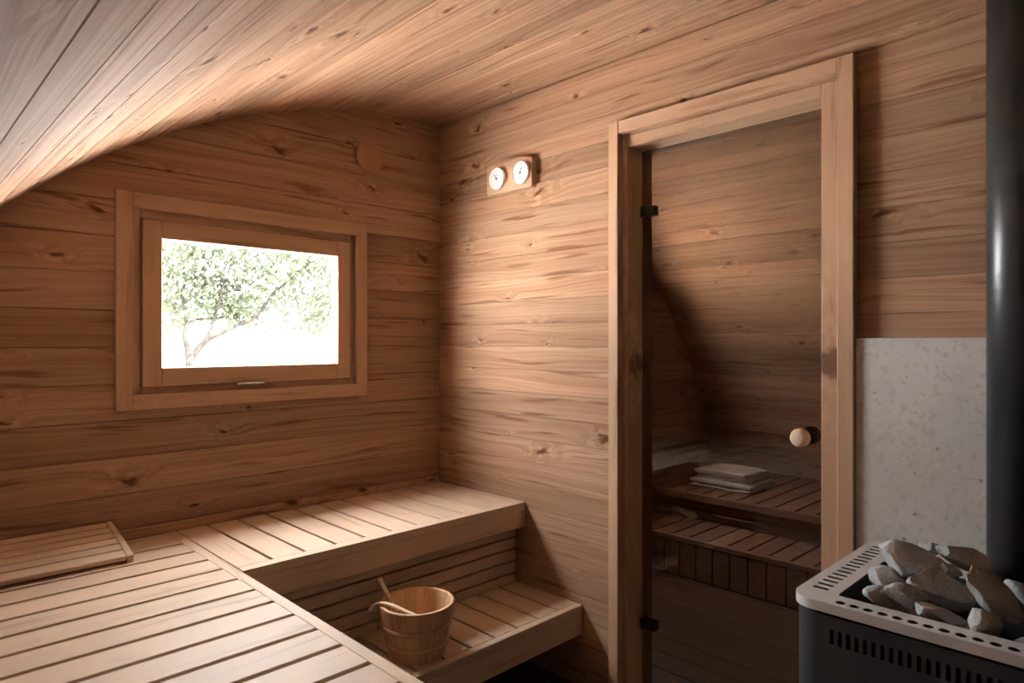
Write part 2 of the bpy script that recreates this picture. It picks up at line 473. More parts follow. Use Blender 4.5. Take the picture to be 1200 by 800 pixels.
# ------------------------------------------------------------------ the setting: vault, gables, partition, floor
PT = 0.014                                   # cladding board thickness
def arc_x(z, side, extra=0.0):
    c = CX if side < 0 else CX2
    q = (R + extra) ** 2 - (z - ZC) ** 2
    return c + side * math.sqrt(max(q, 0.0))
ZTOP = ZC + R                                 # crown of the vault

def vault(side, label):
    """half barrel vault clad with narrow boards running along y"""
    c = CX if side < 0 else CX2
    xin = XW if side < 0 else XW2
    a_end = math.acos(max(-1, min(1, (xin - c) * side / R)))          # angle at the partition, from the horizontal
    a_floor = math.asin((0 - ZC) / R)
    vs, fs = [], []
    n = 60
    for i in range(n + 1):
        a = a_floor - 0.02 + (a_end - a_floor + 0.02) * i / n
        for rr in (R + 0.016, R + 0.07):
            for y in (YR - 0.08, YG + 0.10):
                vs.append((c + side * rr * math.cos(a), y, ZC + rr * math.sin(a)))
    for i in range(n):
        b = i * 4
        fs += [(b, b + 1, b + 5, b + 4), (b + 2, b + 6, b + 7, b + 3), (b, b + 4, b + 6, b + 2), (b + 1, b + 3, b + 7, b + 5)]
    fs += [(0, 2, 3, 1), (4 * n, 4 * n + 1, 4 * n + 3, 4 * n + 2)]
    root = link('ceiling', mesh_py('vault_shell', vs, fs), SHELL, None)
    tag(root, label, 'ceiling', kind='structure')
    step = 0.106
    phase = 1.834
    s_max = R * (math.pi / 2 - a_floor)
    k = -40
    while True:
        s0 = phase + step * k; k += 1
        if s0 > s_max: break
        s1 = s0 + step
        if s1 < R * (math.pi / 2 - a_end) - 0.01: continue
        s0 = max(s0, R * (math.pi / 2 - a_end)); s1 = min(s1, s_max)
        if s1 - s0 < 0.012: continue
        am = math.pi / 2 - (s0 + s1) / 2 / R
        w = 2 * R * math.sin((s1 - s0) / 2 / R)
        rad = Vector((side * math.cos(am), 0, math.sin(am)))
        inner = R * math.cos((s1 - s0) / 2 / R)
        cen = Vector((c, (YR + YG) / 2, ZC)) + rad * (inner + PT / 2)
        Lv = Vector((0, 1, 0)); Nv = rad; Wv = Nv.cross(Lv)
        link('plank', box_mesh(YG - YR, w - 0.0010, PT, 0.0022, PINE), PINE, root, frame_matrix(cen, Lv, Wv))
    return root
vault(-1, 'curved pine-clad vault over the bench room, sweeping down behind the left bench')
vault(1, 'curved pine-clad vault of the dim room behind the glass door')

def gable_plank(parent, z0, z1, xa, xb, yface, mat):
    """horizontal gable board whose ends follow xa(z), xb(z)"""
    l0 = z0 + 0.0007; l1 = z1 - 0.0007; ch = 0.0024
    sec = [(l0, yface + PT), (l0, yface + ch), (l0 + ch, yface), (l1 - ch, yface), (l1, yface + ch), (l1, yface + PT)]
    zs = (z0 + z1) / 2; xm = (xa(z0) + xb(z0)) / 2
    # local frame: X = world x, Y = world z, Z = -world y
    def loc(x, z, y): return (x - xm, z - zs, -(y - yface))
    vs = [loc(xa(z), z, y) for z, y in sec] + [loc(xb(z), z, y) for z, y in sec]
    n = len(sec)
    fs = [tuple(range(n)), tuple(range(2 * n - 1, n - 1, -1))] + [(i, (i + 1) % n, n + (i + 1) % n, n + i) for i in range(n)]
    M = Matrix(((1, 0, 0, xm), (0, 0, -1, yface), (0, 1, 0, zs), (0, 0, 0, 1)))
    return link('plank', mesh_py('plank', vs, fs), mat, parent, M)

WIN = dict(x0=0.59, x1=1.435, z0=H - 0.18, z1=H + 0.434)       # rough opening of a window
def gable(side, name, label, wx0, wx1):
    c = CX if side < 0 else CX2
    # backing: thick wall with a hole, following the vault
    n = 40; yb0, yb1 = YG + PT, YG + 0.10
    xi = XW if side < 0 else XW2
    xi = (XW + XW2) / 2                        # both halves meet behind the partition
    vs, fs = [], []
    zcuts = sorted(set([0.0 - 0.02, WIN['z0'], WIN['z1']] + [ZTOP * k / n for k in range(n)] + [ZC + math.sqrt((R + 0.015) ** 2 - (xi - c) ** 2) - 1e-4]))
    boxes = []
    for z0, z1 in zip(zcuts[:-1], zcuts[1:]):
        xo = arc_x(z1, side, 0.03)
        segs = [(min(xo, xi), max(xo, xi))]
        if z0 >= WIN['z0'] - 1e-6 and z1 <= WIN['z1'] + 1e-6:
            lo, hi = segs[0]; segs = [(lo, wx0), (wx1, hi)]
        for lo, hi in segs:
            if hi > lo: boxes.append(((lo, hi), (yb0, yb1), (z0, z1)))
    root = link(name, boxes_mesh(name, boxes), SHELL, None)
    tag(root, label, 'wall', kind='structure')
    step = 0.116; z = H - 0.018 - 11 * step
    xin = XW + 0.004 if side < 0 else XW2 - 0.004
    while z < ZTOP:
        z0, z1 = max(z, 0.0), min(z + step, ZTOP + 0.004)
        if z1 - z0 > 0.01:
            def outer(zz): return arc_x(zz, side, 0.012)
            def inn(zz): return xin
            def put(a, b, za, zb_):
                if side < 0: gable_plank(root, za, zb_, a, b, YG, PINE)
                else: gable_plank(root, za, zb_, b, a, YG, PINE)
            near, far = (wx0, wx1) if side < 0 else (wx1, wx0)
            w0, w1 = WIN['z0'], WIN['z1']
            if z1 <= w0 or z0 >= w1: put(outer, inn, z0, z1)
            else:
                put(outer, lambda zz: near, z0, z1); put(lambda zz: far, inn, z0, z1)
                if z0 < w0 < z1 and w0 - z0 > 0.006: put(lambda zz: near, lambda zz: far, z0, w0)
                if z0 < w1 < z1 and z1 - w1 > 0.006: put(lambda zz: near, lambda zz: far, w1, z1)
        z += step
    return root
gable(-1, 'wall_back', 'pine plank gable wall with the lit window', WIN['x0'], WIN['x1'])
XM = XW + XW2
gable(1, 'wall_back_right', 'dark pine plank gable wall of the room behind the glass door', XM - WIN['x1'], XM - WIN['x0'])

# rear gable behind the camera
def rear():
    vs, fs = [], []
    pts = [(arc_x(0, -1, 0.03), 0.0)]
    for i in range(31):
        a = math.pi - math.asin(-ZC / R) - (math.pi / 2 - math.asin(-ZC / R)) * i / 30
        pts.append((CX + (R + 0.03) * math.cos(a), ZC + (R + 0.03) * math.sin(a)))
    for i in range(31):
        a = math.pi / 2 - (math.pi / 2 - math.asin(-ZC / R)) * i / 30
        pts.append((CX2 + (R + 0.03) * math.cos(a), ZC + (R + 0.03) * math.sin(a)))
    n = len(pts)
    vs = [(x, YR, z) for x, z in pts] + [(x, YR - 0.08, z) for x, z in pts]
    fs = [tuple(range(n)), tuple(range(2 * n - 1, n - 1, -1))] + [(i, (i + 1) % n, n + (i + 1) % n, n + i) for i in range(n)]
    o = link('wall_front', mesh_py('rear_gable', vs, fs), PINE)
    tag(o, 'pine gable wall at the end opposite the window', 'wall', kind='structure')
rear()

# partition wall with the door opening
DY0, DY1 = 0.628, 1.376      # rough opening
DZ = H + 0.70
core = [((XW + PT, XW2), (DY1, YG + PT), (0, 2.2)), ((XW + PT, XW2), (YR, DY0), (0, 2.2)), ((XW + PT, XW2), (DY0, DY1), (DZ, 2.2)),
        ((XW + PT, XW2), (YR, YG + PT), (2.2, ZTOP - 0.001)), ((XW - 0.01, XW2 + 0.01), (YR - 0.08, YG + 0.10), (ZTOP + 0.0145, ZTOP + 0.075))]
wr = link('wall_right', boxes_mesh('partition', core), SHELL)
tag(wr, 'pine plank partition wall with the glass door and the two dials', 'wall', kind='structure')
z = H - 0.2 - 12 * 0.09
while z < ZTOP - 0.002:
    z0, z1 = max(z, 0), min(z + 0.09, ZTOP - 0.001)
    if z1 - z0 > 0.008:
        for a, b in ([(YR, DY0), (DY1, YG)] if z1 <= DZ + 0.02 else [(YR, YG)]):
            board('plank', (XW, XW + PT), (a, b), (z0 + 0.0003, z1 - 0.0003), PINE, wr, ch=0.0014, along='y')
    z += 0.09

# floor
def floor(x0, x1, label):
    root = link('floor', boxes_mesh('subfloor', [((x0, x1), (YR, YG + 0.01), (-0.06, -0.02))]), SHELL)
    tag(root, label, 'floor', kind='structure')
    n = int(round((x1 - x0) / 0.12)); w = (x1 - x0) / n
    for i in range(n):
        board('plank', (x0 + i * w + 0.0015, x0 + (i + 1) * w - 0.0015), (YR, YG), (-0.02, 0.0), FLOORW, root, ch=0.002, along='y')
floor(arc_x(0, -1), XW + 0.08, 'dark stained plank floor under the benches')
floor(XW + 0.08, arc_x(0, 1), 'dark stained plank floor of the room behind the glass door')

# ------------------------------------------------------------------ windows
def window(n, dx, label):
    root = empty('window_%d' % n, (1.0125 + dx, YG, H + 0.13), label, 'window', kind='structure')
    X0, X1, Z0, Z1 = 0.560 + dx, 1.465 + dx, H - 0.219, H + 0.476
    cw = 0.048; yf = YG - 0.016
    board('casing', (X0, X0 + cw), (yf, YG - 0.0003), (Z0, Z1), CASE, root, 0.002)
    board('casing', (X1 - cw, X1), (yf, YG - 0.0003), (Z0 + cw, Z1 - cw), CASE, root, 0.002)
    board('casing', (X0 + cw, X1), (yf + 0.0015, YG - 0.0003), (Z1 - cw, Z1), CASE, root, 0.002)
    board('casing', (X0 + cw, X1), (yf + 0.0015, YG - 0.0003), (Z0, Z0 + cw), CASE, root, 0.002)
    a0, a1, c0, c1 = WIN['x0'] + dx + 0.001, WIN['x1'] + dx - 0.001, WIN['z0'] + 0.001, WIN['z1'] - 0.001
    fy0, fy1 = YG + 0.012, YG + 0.10
    b0, b1, d0, d1 = 0.6385 + dx, 1.395 + dx, H - 0.147, H + 0.397       # sash outline
    board('frame', (a0, b0 - 0.002), (fy0, fy1), (c0, c1), CASE, root, 0.0015)
    board('frame', (b1 + 0.002, a1), (fy0, fy1), (c0, c1), CASE, root, 0.0015)
    board('frame', (b0 - 0.002, b1 + 0.002), (fy0, fy1), (d1 + 0.002, c1), CASE, root, 0.0015)
    board('frame', (b0 - 0.002, b1 + 0.002), (fy0, fy1), (c0, d0 - 0.002), CASE, root, 0.0015)
    sy1_ = YG + 0.0455
    for xr, zr in (((b0 - 0.002, b0 + 0.012), (d0 - 0.002, d1 + 0.002)), ((b1 - 0.012, b1 + 0.002), (d0 - 0.002, d1 + 0.002)),
                   ((b0 + 0.012, b1 - 0.012), (d0 - 0.002, d0 + 0.012)), ((b0 + 0.012, b1 - 0.012), (d1 - 0.012, d1 + 0.002))):
        board('stop', xr, (sy1_, fy1), zr, CASE, root, 0.001)
    p0, p1, q0, q1 = 0.698 + dx, 1.337 + dx, H - 0.086, H + 0.3365        # pane
    sy0, sy1 = YG - 0.004, YG + 0.045
    board('sash', (b0, p0), (sy0, sy1), (d0, d1), CASE, root, 0.003)
    board('sash', (p1, b1), (sy0, sy1), (d0, d1), CASE, root, 0.003)
    board('sash', (p0, p1), (sy0 + 0.0006, sy1), (q1, d1), CASE, root, 0.003)
    board('sash', (p0, p1), (sy0 + 0.0006, sy1), (d0, q0), CASE, root, 0.003)
    link('pane', box_mesh(p1 - p0, q1 - q0, 0.006, 0, WINGLASS), WINGLASS, root, frame_matrix(((p0 + p1) / 2, YG + 0.024, (q0 + q1) / 2), AX['x'], AX['z']))
    if n == 1:
        h = link('handle', box_mesh(0.10, 0.010, 0.012, 0.003, CHROME), CHROME, root, frame_matrix((0.988, YG - 0.012, H - 0.150), AX['x'], AX['z']))
        h['label'] = 'slim chrome pull handle'
    portal(((p0 + p1) / 2, YG + 0.05, (q0 + q1) / 2), p1 - p0, q1 - q0)
window(1, 0.0, 'small pine-framed window with pale green foliage outside')
window(2, XM - 2 * 1.0125, 'pine-framed window of the room behind the glass door')

vent = link('vent_plug', lathe('vent', [(0.0, 0.0), (0.060, 0.0), (0.0625, 0.002), (0.0625, 0.010)][::-1], 40), VENTW, None,
            rot_to((0, -1, 0), (1.475, YG - 0.0101, H + 0.755)))
tag(vent, 'round wooden vent plug set in the gable planks above the window', 'vent')

# ------------------------------------------------------------------ glass door
dr = empty('door_1', (XW, 1.0, 0.0), 'smoked glass door in a pale pine frame with a round wooden knob', 'door', kind='structure')
xf = XW - 0.030
JX = XW + 0.12
board('casing', (xf, XW - 0.0003), (1.340, 1.380), (0.0, H + 0.747), CASE, dr, 0.002)
board('casing', (xf, XW - 0.0003), (0.594, 0.635), (0.0, H + 0.747), CASE, dr, 0.002)
board('casing', (xf + 0.001, XW - 0.0003), (0.635, 1.340), (H + 0.705, H + 0.747), CASE, dr, 0.002)
board('jamb', (XW + 0.0003, XW2), (1.322, DY1 - 0.0005), (0.0, DZ - 0.0005), CASE, dr, 0.002)
board('jamb', (XW + 0.0003, XW2), (DY0 + 0.0005, 0.686), (0.0, DZ - 0.0005), CASE, dr, 0.002)
board('head_jamb', (XW + 0.0008, XW2), (0.686, 1.322), (H + 0.662, DZ - 0.0005), CASE, dr, 0.002)
board('threshold', (XW + 0.001, XW2), (0.686, 1.322), (0.0, 0.028), CASE, dr, 0.002)
GXF = 1.924                                   # room-side face of the glass
pane = link('pane', box_mesh(1.312 - 0.692, 1.872, 0.008, 0, DOORGLASS), DOORGLASS, dr,
            frame_matrix((GXF + 0.004, (1.312 + 0.692) / 2, 0.034 + 0.936), AX['y'], AX['z']))
pane['label'] = 'smoked brown glass pane'
for zc_ in (H + 0.447, H - 0.971):
    hg = link('hinge', boxes_mesh('hinge', [((-0.010, 0.018), (-0.026, 0.028), (-0.016, 0.016)), ((-0.013, 0.021), (0.012, 0.028), (-0.018, 0.018))]), BLACK, dr,
              Matrix.Translation((GXF, 1.283, zc_)))
    hg['label'] = 'black metal hinge clamp'
kp = [(0.0, 0.0), (0.0085, 0.0), (0.0085, 0.012), (0.021, 0.016), (0.026, 0.026), (0.0265, 0.040), (0.023, 0.050), (0.012, 0.0545), (0.0, 0.055)]
ky, kz = at_x(937, 513, 1.885).y, at_x(937, 513, 1.885).z
kn = link('knob', lathe('knob', kp[1:-1], 28), KNOBW, dr, rot_to((-1, 0, 0), (GXF - 0.0002, ky, kz)), True)
kn['label'] = 'turned pale wooden knob'
kn2 = link('knob', lathe('outer_knob', kp[1:-1], 28), BLACK, dr, rot_to((1, 0, 0), (GXF + 0.0082, ky, kz)), True)
kn2['label'] = 'dark knob on the outer side of the glass'

# ------------------------------------------------------------------ benches
def slat(parent, xr, yr, zr, along, mat=ASPEN, name='slat'):
    return board(name, xr, yr, zr, mat, parent, 0.0012, along)
ST = 0.026                                    # slat thickness
# left bench, along the curved wall
XL = 0.737
lb = empty('upper_bench', (0.2, 0.6, 0.0), 'long pale slatted bench along the curved wall, carrying the headrest', 'bench')
xs = arc_x(ZB - ST, -1) + 0.012
edges = [1.116 + 0.1067 * k for k in range(-32, 11)]
ys = [YR + 0.01] + edges + [YG - 0.004]
for a, b in zip(ys[:-1], ys[1:]):
    slat(lb, (xs, 0.708), (a + 0.0068, b - 0.0068), (ZB - ST, ZB), 'x')
board('front_rail', (0.7081, XL), (YR + 0.01, YG - 0.004), (ZB - ST, ZB), ASPEN, lb, 0.0008)
board('fascia', (XL - 0.024, XL), (YR + 0.01, 1.80), (ZB - 0.095, ZB - ST - 0.0004), ASPEN, lb, 0.002)
for x in (0.02, 0.58):
    board('beam', (x, x + 0.045), (YR + 0.01, YG - 0.01), (ZB - ST - 0.075, ZB - ST - 0.0004), ASPEN, lb, 0.002)
for i in range(10):
    z0 = 0.012 + i * 0.051
    board('skirt_slat', (0.655, 0.672), (YR + 0.02, 1.50), (z0, z0 + 0.046), ASPEN, lb, 0.002)
for y in (-2.2, -0.9, 0.3, 1.40):
    board('post', (0.608, 0.654), (y, y + 0.045), (0.0, ZB - ST - 0.0764), ASPEN, lb, 0.002)

# gable bench, flush with it
gb = empty('upper_bench', (1.3, 2.1, 0.0), 'pale slatted bench below the window, above the bucket', 'bench')
xe = [XL + 0.004 - 0.005] + [0.841 + 0.1027 * k for k in range(10)] + [XW - 0.001]
for a, b in zip(xe[:-1], xe[1:]):
    slat(gb, (a + 0.005, b - (0.005 if b < XW - 0.01 else 0)), (1.8435, YG - 0.004), (ZB - ST, ZB), 'y')
board('front_rail', (XL + 0.004, XW - 0.001), (1.805, 1.8434), (ZB - ST, ZB), ASPEN, gb, 0.0008)
board('fascia', (XL + 0.004, XW - 0.001), (1.8052, 1.830), (ZB - 0.097, ZB - ST - 0.0004), ASPEN, gb, 0.002)
for y in (1.93, 2.22):
    board('beam', (XL + 0.004, XW - 0.002), (y, y + 0.045), (ZB - ST - 0.075, ZB - ST - 0.0004), ASPEN, gb, 0.002)
zz = [ZB - 0.100, H - 0.776, H - 0.822, H - 0.8705, H - 0.9185, ZL - 0.010]
for hi, lo in zip(zz[:-1], zz[1:]):
    board('skirt_slat', (0.68, XW - 0.002), (1.857, 1.875), (lo + 0.0045, hi - 0.0025), ASPEN, gb, 0.0025)
for x in (0.70, 1.30, XW - 0.05):
    board('post', (x, x + 0.045), (1.8755, 1.92), (0.0, ZB - ST - 0.001), ASPEN, gb, 0.002)

# lower bench
lo = empty('lower_bench', (1.25, 1.68, 0.0), 'low shaded step bench that carries the bucket', 'bench')
xe = [0.68 - 0.005] + [1.750 - 0.1024 * k for k in range(9, -1, -1)] + [XW - 0.002]
for a, b in zip(xe[:-1], xe[1:]):
    slat(lo, (a + 0.005, b - (0.005 if b < XW - 0.01 else 0)), (1.5455, 1.8565), (ZL - ST, ZL), 'y')
board('front_rail', (0.68, XW - 0.002), (1.516, 1.545), (ZL - ST, ZL), ASPEN, lo, 0.002)
board('fascia', (0.68, XW - 0.002), (1.5162, 1.541), (ZL - 0.105, ZL - ST - 0.0004), ASPEN, lo, 0.002)
for x in (0.70, XW - 0.052):
    board('post', (x, x + 0.045), (1.80, 1.845), (0.0, ZL - ST - 0.0004), ASPEN, lo, 0.002)

# headrest: sloping slatted wedge on the left bench
hr = empty('headrest', (0.30, 2.22, ZB), 'sloping slatted wooden headrest lying on the bench against the gable wall', 'headrest')
HX0, HX1 = 0.04, 0.549
def h_top(y):                                  # gently arched top profile
    t = (y - 2.100) / (2.338 - 2.100)
    return ZB + 0.020 + 0.050 * t ** 0.85
def side_board(x0, x1):
    ysamp = [2.100 + 0.238 * k / 10 for k in range(11)]
    ring = [(y, h_top(y)) for y in ysamp] + [(y, ZB + max(0.0008, (h_top(y) - ZB) - 0.030)) for y in ysamp[::-1]]
    n = len(ring)
    xm = (x0 + x1) / 2
    vs = [(y - 2.22, z - ZB, x0 - xm) for y, z in ring] + [(y - 2.22, z - ZB, x1 - xm) for y, z in ring]
    fs = [tuple(range(n)), tuple(range(2 * n - 1, n - 1, -1))] + [(i, (i + 1) % n, n + (i + 1) % n, n + i) for i in range(n)]
    M = Matrix(((0, 0, 1, xm), (1, 0, 0, 2.22), (0, 1, 0, ZB), (0, 0, 0, 1)))
    link('side_board', mesh_py('side_board', vs, fs), ASPEN, hr, M)
side_board(HX1 - 0.016, HX1); side_board(HX0, HX0 + 0.016)
for k in range(6):
    y0 = 2.100 + 0.238 * k / 6 + (0.0 if k == 0 else 0.0025); y1 = 2.100 + 0.238 * (k + 1) / 6 - 0.0025
    za, zb = h_top(y0), h_top(y1)
    Wv = Vector((0, y1 - y0, zb - za)); wl = Wv.length; Wv.normalize()
    Nv = Vector((1, 0, 0)).cross(Wv)
    cen = Vector(((HX0 + HX1) / 2, (y0 + y1) / 2, (za + zb) / 2)) - Nv * 0.007
    link('slat', box_mesh(HX1 - HX0 - 0.033, wl, 0.014, 0.002, ASPEN), ASPEN, hr, frame_matrix(cen, Vector((1, 0, 0)), Wv))
board('back_foot', (HX0 + 0.017, HX1 - 0.017), (2.305, 2.325), (ZB + 0.0003, ZB + 0.044), ASPEN, hr, 0.002)

# ------------------------------------------------------------------ bucket and ladle
BX, BY = 1.205, 1.640
bk = empty('bucket', (BX, BY, ZL), 'round wooden stave bucket with two hoops on the lower bench', 'bucket')
HB = 0.158; RB, RT = 0.086, 0.114
NS = 18
def stave_mesh():
    vs, fs = [], []
    a = math.pi / NS - 0.003
    for z, rr in ((0.0, RB), (HB - 0.002, RT), (HB, RT - 0.0015)):
        for r_ in (rr - 0.011 if z < HB - 0.001 else rr - 0.008, rr):
            for k in range(4):
                an = -a + 2 * a * k / 3
                # local frame: X = up
                vs.append((z, r_ * math.sin(an), r_ * math.cos(an)))
    for lv in range(2):
        b = lv * 8
        for k in range(3):
            fs += [(b + 4 + k, b + 5 + k, b + 13 + k, b + 12 + k), (b + k + 1, b + k, b + 8 + k, b + 9 + k)]
        fs += [(b + 0, b + 4, b + 12, b + 8), (b + 7, b + 3, b + 11, b + 15)]
    for k in range(3):
        fs += [(k, k + 1, k + 5, k + 4), (16 + k, 20 + k, 21 + k, 17 + k)]
    return mesh_py('stave', vs, fs)
sm = stave_mesh()
for k in range(NS):
    an = 2 * math.pi * k / NS + 0.1
    rd = Vector((math.cos(an), math.sin(an), 0))
    up = Vector((0, 0, 1))
    M = Matrix((up, rd.cross(up), rd)).transposed().to_4x4()
    M = Matrix((up, rd.cross(up) * 1.0, rd)).transposed().to_4x4(); M.translation = Vector((BX, BY, ZL + 0.0005))
    link('stave', sm, BUCKETW, bk, M)
for z0 in (0.088, 0.035):
    rr = RB + (RT - RB) * z0 / HB; r2 = RB + (RT - RB) * (z0 + 0.014) / HB
    hp = link('hoop', lathe('hoop', [(rr + 0.0002, z0), (rr + 0.004, z0), (r2 + 0.004, z0 + 0.014), (r2 + 0.0002, z0 + 0.014)], 48, True), BUCKETW, bk, Matrix.Translation((BX, BY, ZL)), True)
link('base', lathe('base', [(RB - 0.0115, 0.012), (RB - 0.0115, 0.024)], 40), BUCKETW, bk, Matrix.Translation((BX, BY, ZL)))
# bent handle lying over the rim, with its cord
hpts = [at_depth(491, 723.0, 1.925), at_depth(476, 716.5, 1.945), at_depth(460, 709.5, 1.965), at_depth(448, 706.3, 1.98), at_depth(440, 709, 1.99), at_depth(436.5, 715, 1.995)]
hm = strip('bent_handle', bez(hpts, 30), [0.014 + 0.012 * min(1, k / 20) for k in range(40)], 0.0075, (0.2, 0.3, 1.0))
link('handle', hm, KNOBW, bk, None, True)
for du, dl in ((5, 733), (10, 727)):
    cp = bez([at_depth(438 + du, 711, 1.985), at_depth(438.5 + du, 722, 1.985), at_depth(438 + du, dl, 1.985)], 8)
    link('cord', tube('cord', cp, 0.0011, 6), CORD, bk, None, True)
link('cord_bead', lathe('bead', [(0.0012, -0.004), (0.0035, -0.001), (0.0035, 0.002), (0.0012, 0.004)], 12), CORD, bk, Matrix.Translation(at_depth(443, 735, 1.985)), True)

ld = empty('ladle', (BX - 0.03, BY + 0.03, ZL + 0.03), 'wooden ladle standing in the bucket, its handle leaning over the rim', 'ladle')
tip = at_depth(444, 676.5, 2.06)
foot = Vector((BX - 0.022, BY + 0.008, ZL + 0.050))
dv = (foot - tip)
pts = [tip + dv * t for t in (0, 0.03, 0.3, 0.6, 0.9, 1.0)]
hm = tube('ladle_handle', pts, [0.0060, 0.0078, 0.0066, 0.0058, 0.0062, 0.0062], 10)
link('handle', hm, KNOBW, ld, None, True)
bowl = lathe('ladle_bowl', [(0.004, 0.0), (0.022, 0.004), (0.030, 0.018), (0.032, 0.034), (0.029, 0.034), (0.027, 0.019), (0.020, 0.008), (0.004, 0.005)], 28)
link('bowl', bowl, KNOBW, ld, Matrix.Translation((foot.x + 0.012, foot.y - 0.008, ZL + 0.0245)), True)

# ------------------------------------------------------------------ thermometer and hygrometer panel
gp = empty('dial_panel', (XW, 1.875, H + 0.655), 'small pine panel with two white round dials on the partition wall', 'thermometer')
# arched outline, rounded corners; local X along +y is mirrored so build directly in (y,z)
yc, hw = 1.873, 0.127
out_ = []
for k in range(17):
    t = -1 + 2 * k / 16
    out_.append((t * hw, 0.052 + 0.016 * (1 - t * t)))
for (sx_, ) in ((1,), (-1,)):
    for k in range(6):
        a = math.radians(0 - 90 * k / 5) if sx_ > 0 else math.radians(-90 - 90 * k / 5)
        out_.append((sx_ * (hw - 0.012) + 0.012 * math.cos(a), -0.048 + 0.012 * math.sin(a)))
bm_me = holed_plate('panel_board', out_, [], 0.026)
Mg = Matrix(((0, 0, -1, XW - 0.0265), (1, 0, 0, yc), (0, -1, 0, H + 0.655), (0, 0, 0, 1)))
Mg = Matrix(((0, 0, -1, XW - 0.0265), (-1, 0, 0, yc), (0, 1, 0, H + 0.655), (0, 0, 0, 1)))
link('panel_board', bm_me, CASE, gp, Mg)
xd = XW - 0.0267
for yd, hand in ((1.931, 40), (1.797, -25)):
    Md = Matrix(((0, 0, -1, xd), (-1, 0, 0, yd), (0, 1, 0, H + 0.654), (0, 0, 0, 1)))
    dl = link('dial', lathe('dial', [(0.041, 0.0), (0.0445, 0.002), (0.0445, 0.011), (0.042, 0.0145), (0.039, 0.0135), (0.037, 0.0115)], 40), WHITE, gp, Md)
    # scale ticks as flat print, hub and pointer as pieces
    bmx = []
    for k in range(21):
        a = math.radians(225 - 270 * k / 20)
        r0, r1 = (0.026, 0.034) if k % 5 == 0 else (0.030, 0.034)
        w = 0.0006
        c_, s_ = math.cos(a), math.sin(a)
        bmx.append([(r0 * c_ - w * s_, r0 * s_ + w * c_), (r1 * c_ - w * s_, r1 * s_ + w * c_), (r1 * c_ + w * s_, r1 * s_ - w * c_), (r0 * c_ + w * s_, r0 * s_ - w * c_)])
    for yy_, ww in ((0.014, 0.009), (0.0105, 0.006), (-0.013, 0.010)):     # tiny printed lines
        bmx.append([(-ww, yy_), (ww, yy_), (ww, yy_ + 0.0012), (-ww, yy_ + 0.0012)])
    vs, fs = [], []
    for q in bmx:
        b = len(vs); vs += [(x, y, 0.0117) for x, y in q] + [(x, y, 0.0119) for x, y in q]
        fs += [(b + 4, b + 5, b + 6, b + 7), (b + 3, b + 2, b + 1, b)] + [(b + i, b + (i + 1) % 4, b + 4 + (i + 1) % 4, b + 4 + i) for i in range(4)]
    sub('scale_marks', mesh_py('scale_marks', vs, fs), INK, dl, Md)
    sub('hub', lathe('hub', [(0.004, 0.0121), (0.004, 0.0141), (0.003, 0.0148)], 16), INK, dl, Md)
    a = math.radians(90 + hand)
    sub('pointer', boxes_mesh('pointer', [((-0.008, 0.027), (-0.0009, 0.0009), (0.0126, 0.0136))]), INK, dl, Md @ Matrix.Rotation(a, 4, 'Z'))

# ------------------------------------------------------------------ heat shield, heater, flue, stones
hs = board('heat_shield', (XW - 0.018, XW - 0.0005), (-0.45, 0.5925), (0.0, H + 0.009), CONCRETE, None, 0.0015)
tag(hs, 'grey speckled concrete panel on the wall behind the heater', 'panel')

SX0, SX1 = 1.312, 1.800
SY0, SY1 = -0.045, 0.549
SZ = H - 0.50
st = empty('sauna_heater', ((SX0 + SX1) / 2, (SY0 + SY1) / 2, 0.0), 'charcoal sauna heater with a perforated steel rim full of stones', 'heater')
ox, oy = 1.55, 0.25                            # plate-local origin
holes = []
yh = 0.458
while yh > SY0 + 0.07:
    holes.append(circle_pts(1.333 - ox, yh - oy, 0.0088)); yh -= 0.02427
k = 0
slots_x = [1.386 + 0.0264 * k for k in range(15)]
for x in slots_x: holes.append(rrect(x - 0.0056 - ox, x + 0.0056 - ox, 0.498 - oy, 0.530 - oy, 0.005, 3))
OP = (1.368, 1.655, 0.028, 0.476)               # opening for the stones
holes.append(rrect(OP[0] - ox, OP[1] - ox, OP[2] - oy, OP[3] - oy, 0.006, 3))
holes.append(circle_pts(1.738 - ox, 0.2375 - oy, 0.050, 24))
plate = holed_plate('top_plate', rrect(SX0 - ox, SX1 - ox, SY0 - oy, SY1 - oy, 0.045, 10), holes, 0.0010)
tp = link('top_plate', plate, STEEL, st, Matrix.Translation((ox, oy, SZ)))
tp['label'] = 'brushed steel rim with round holes and slots'
# rolled lip under the plate edge
def skirt(name, off0, off1, z0, z1, rad, mat):
    o = rrect(SX0 + off0, SX1 - off0, SY0 + off0, SY1 - off0, rad, 10); i_ = rrect(SX0 + off1, SX1 - off1, SY0 + off1, SY1 - off1, rad - (off1 - off0), 10)
    n = len(o)
    vs = [(x, y, z0) for x, y in o] + [(x, y, z1) for x, y in o] + [(x, y, z0) for x, y in i_] + [(x, y, z1) for x, y in i_]
    fs = []
    for a in range(n):
        b = (a + 1) % n
        fs += [(a, b, n + b, n + a), (2 * n + b, 2 * n + a, 3 * n + a, 3 * n + b), (n + a, n + b, 3 * n + b, 3 * n + a), (b, a, 2 * n + a, 2 * n + b)]
    return link(name, mesh_py(name, vs, fs), mat, st)
skirt('rim_lip', 0.0, 0.003, SZ - 0.019, SZ - 0.001, 0.045, STEEL)
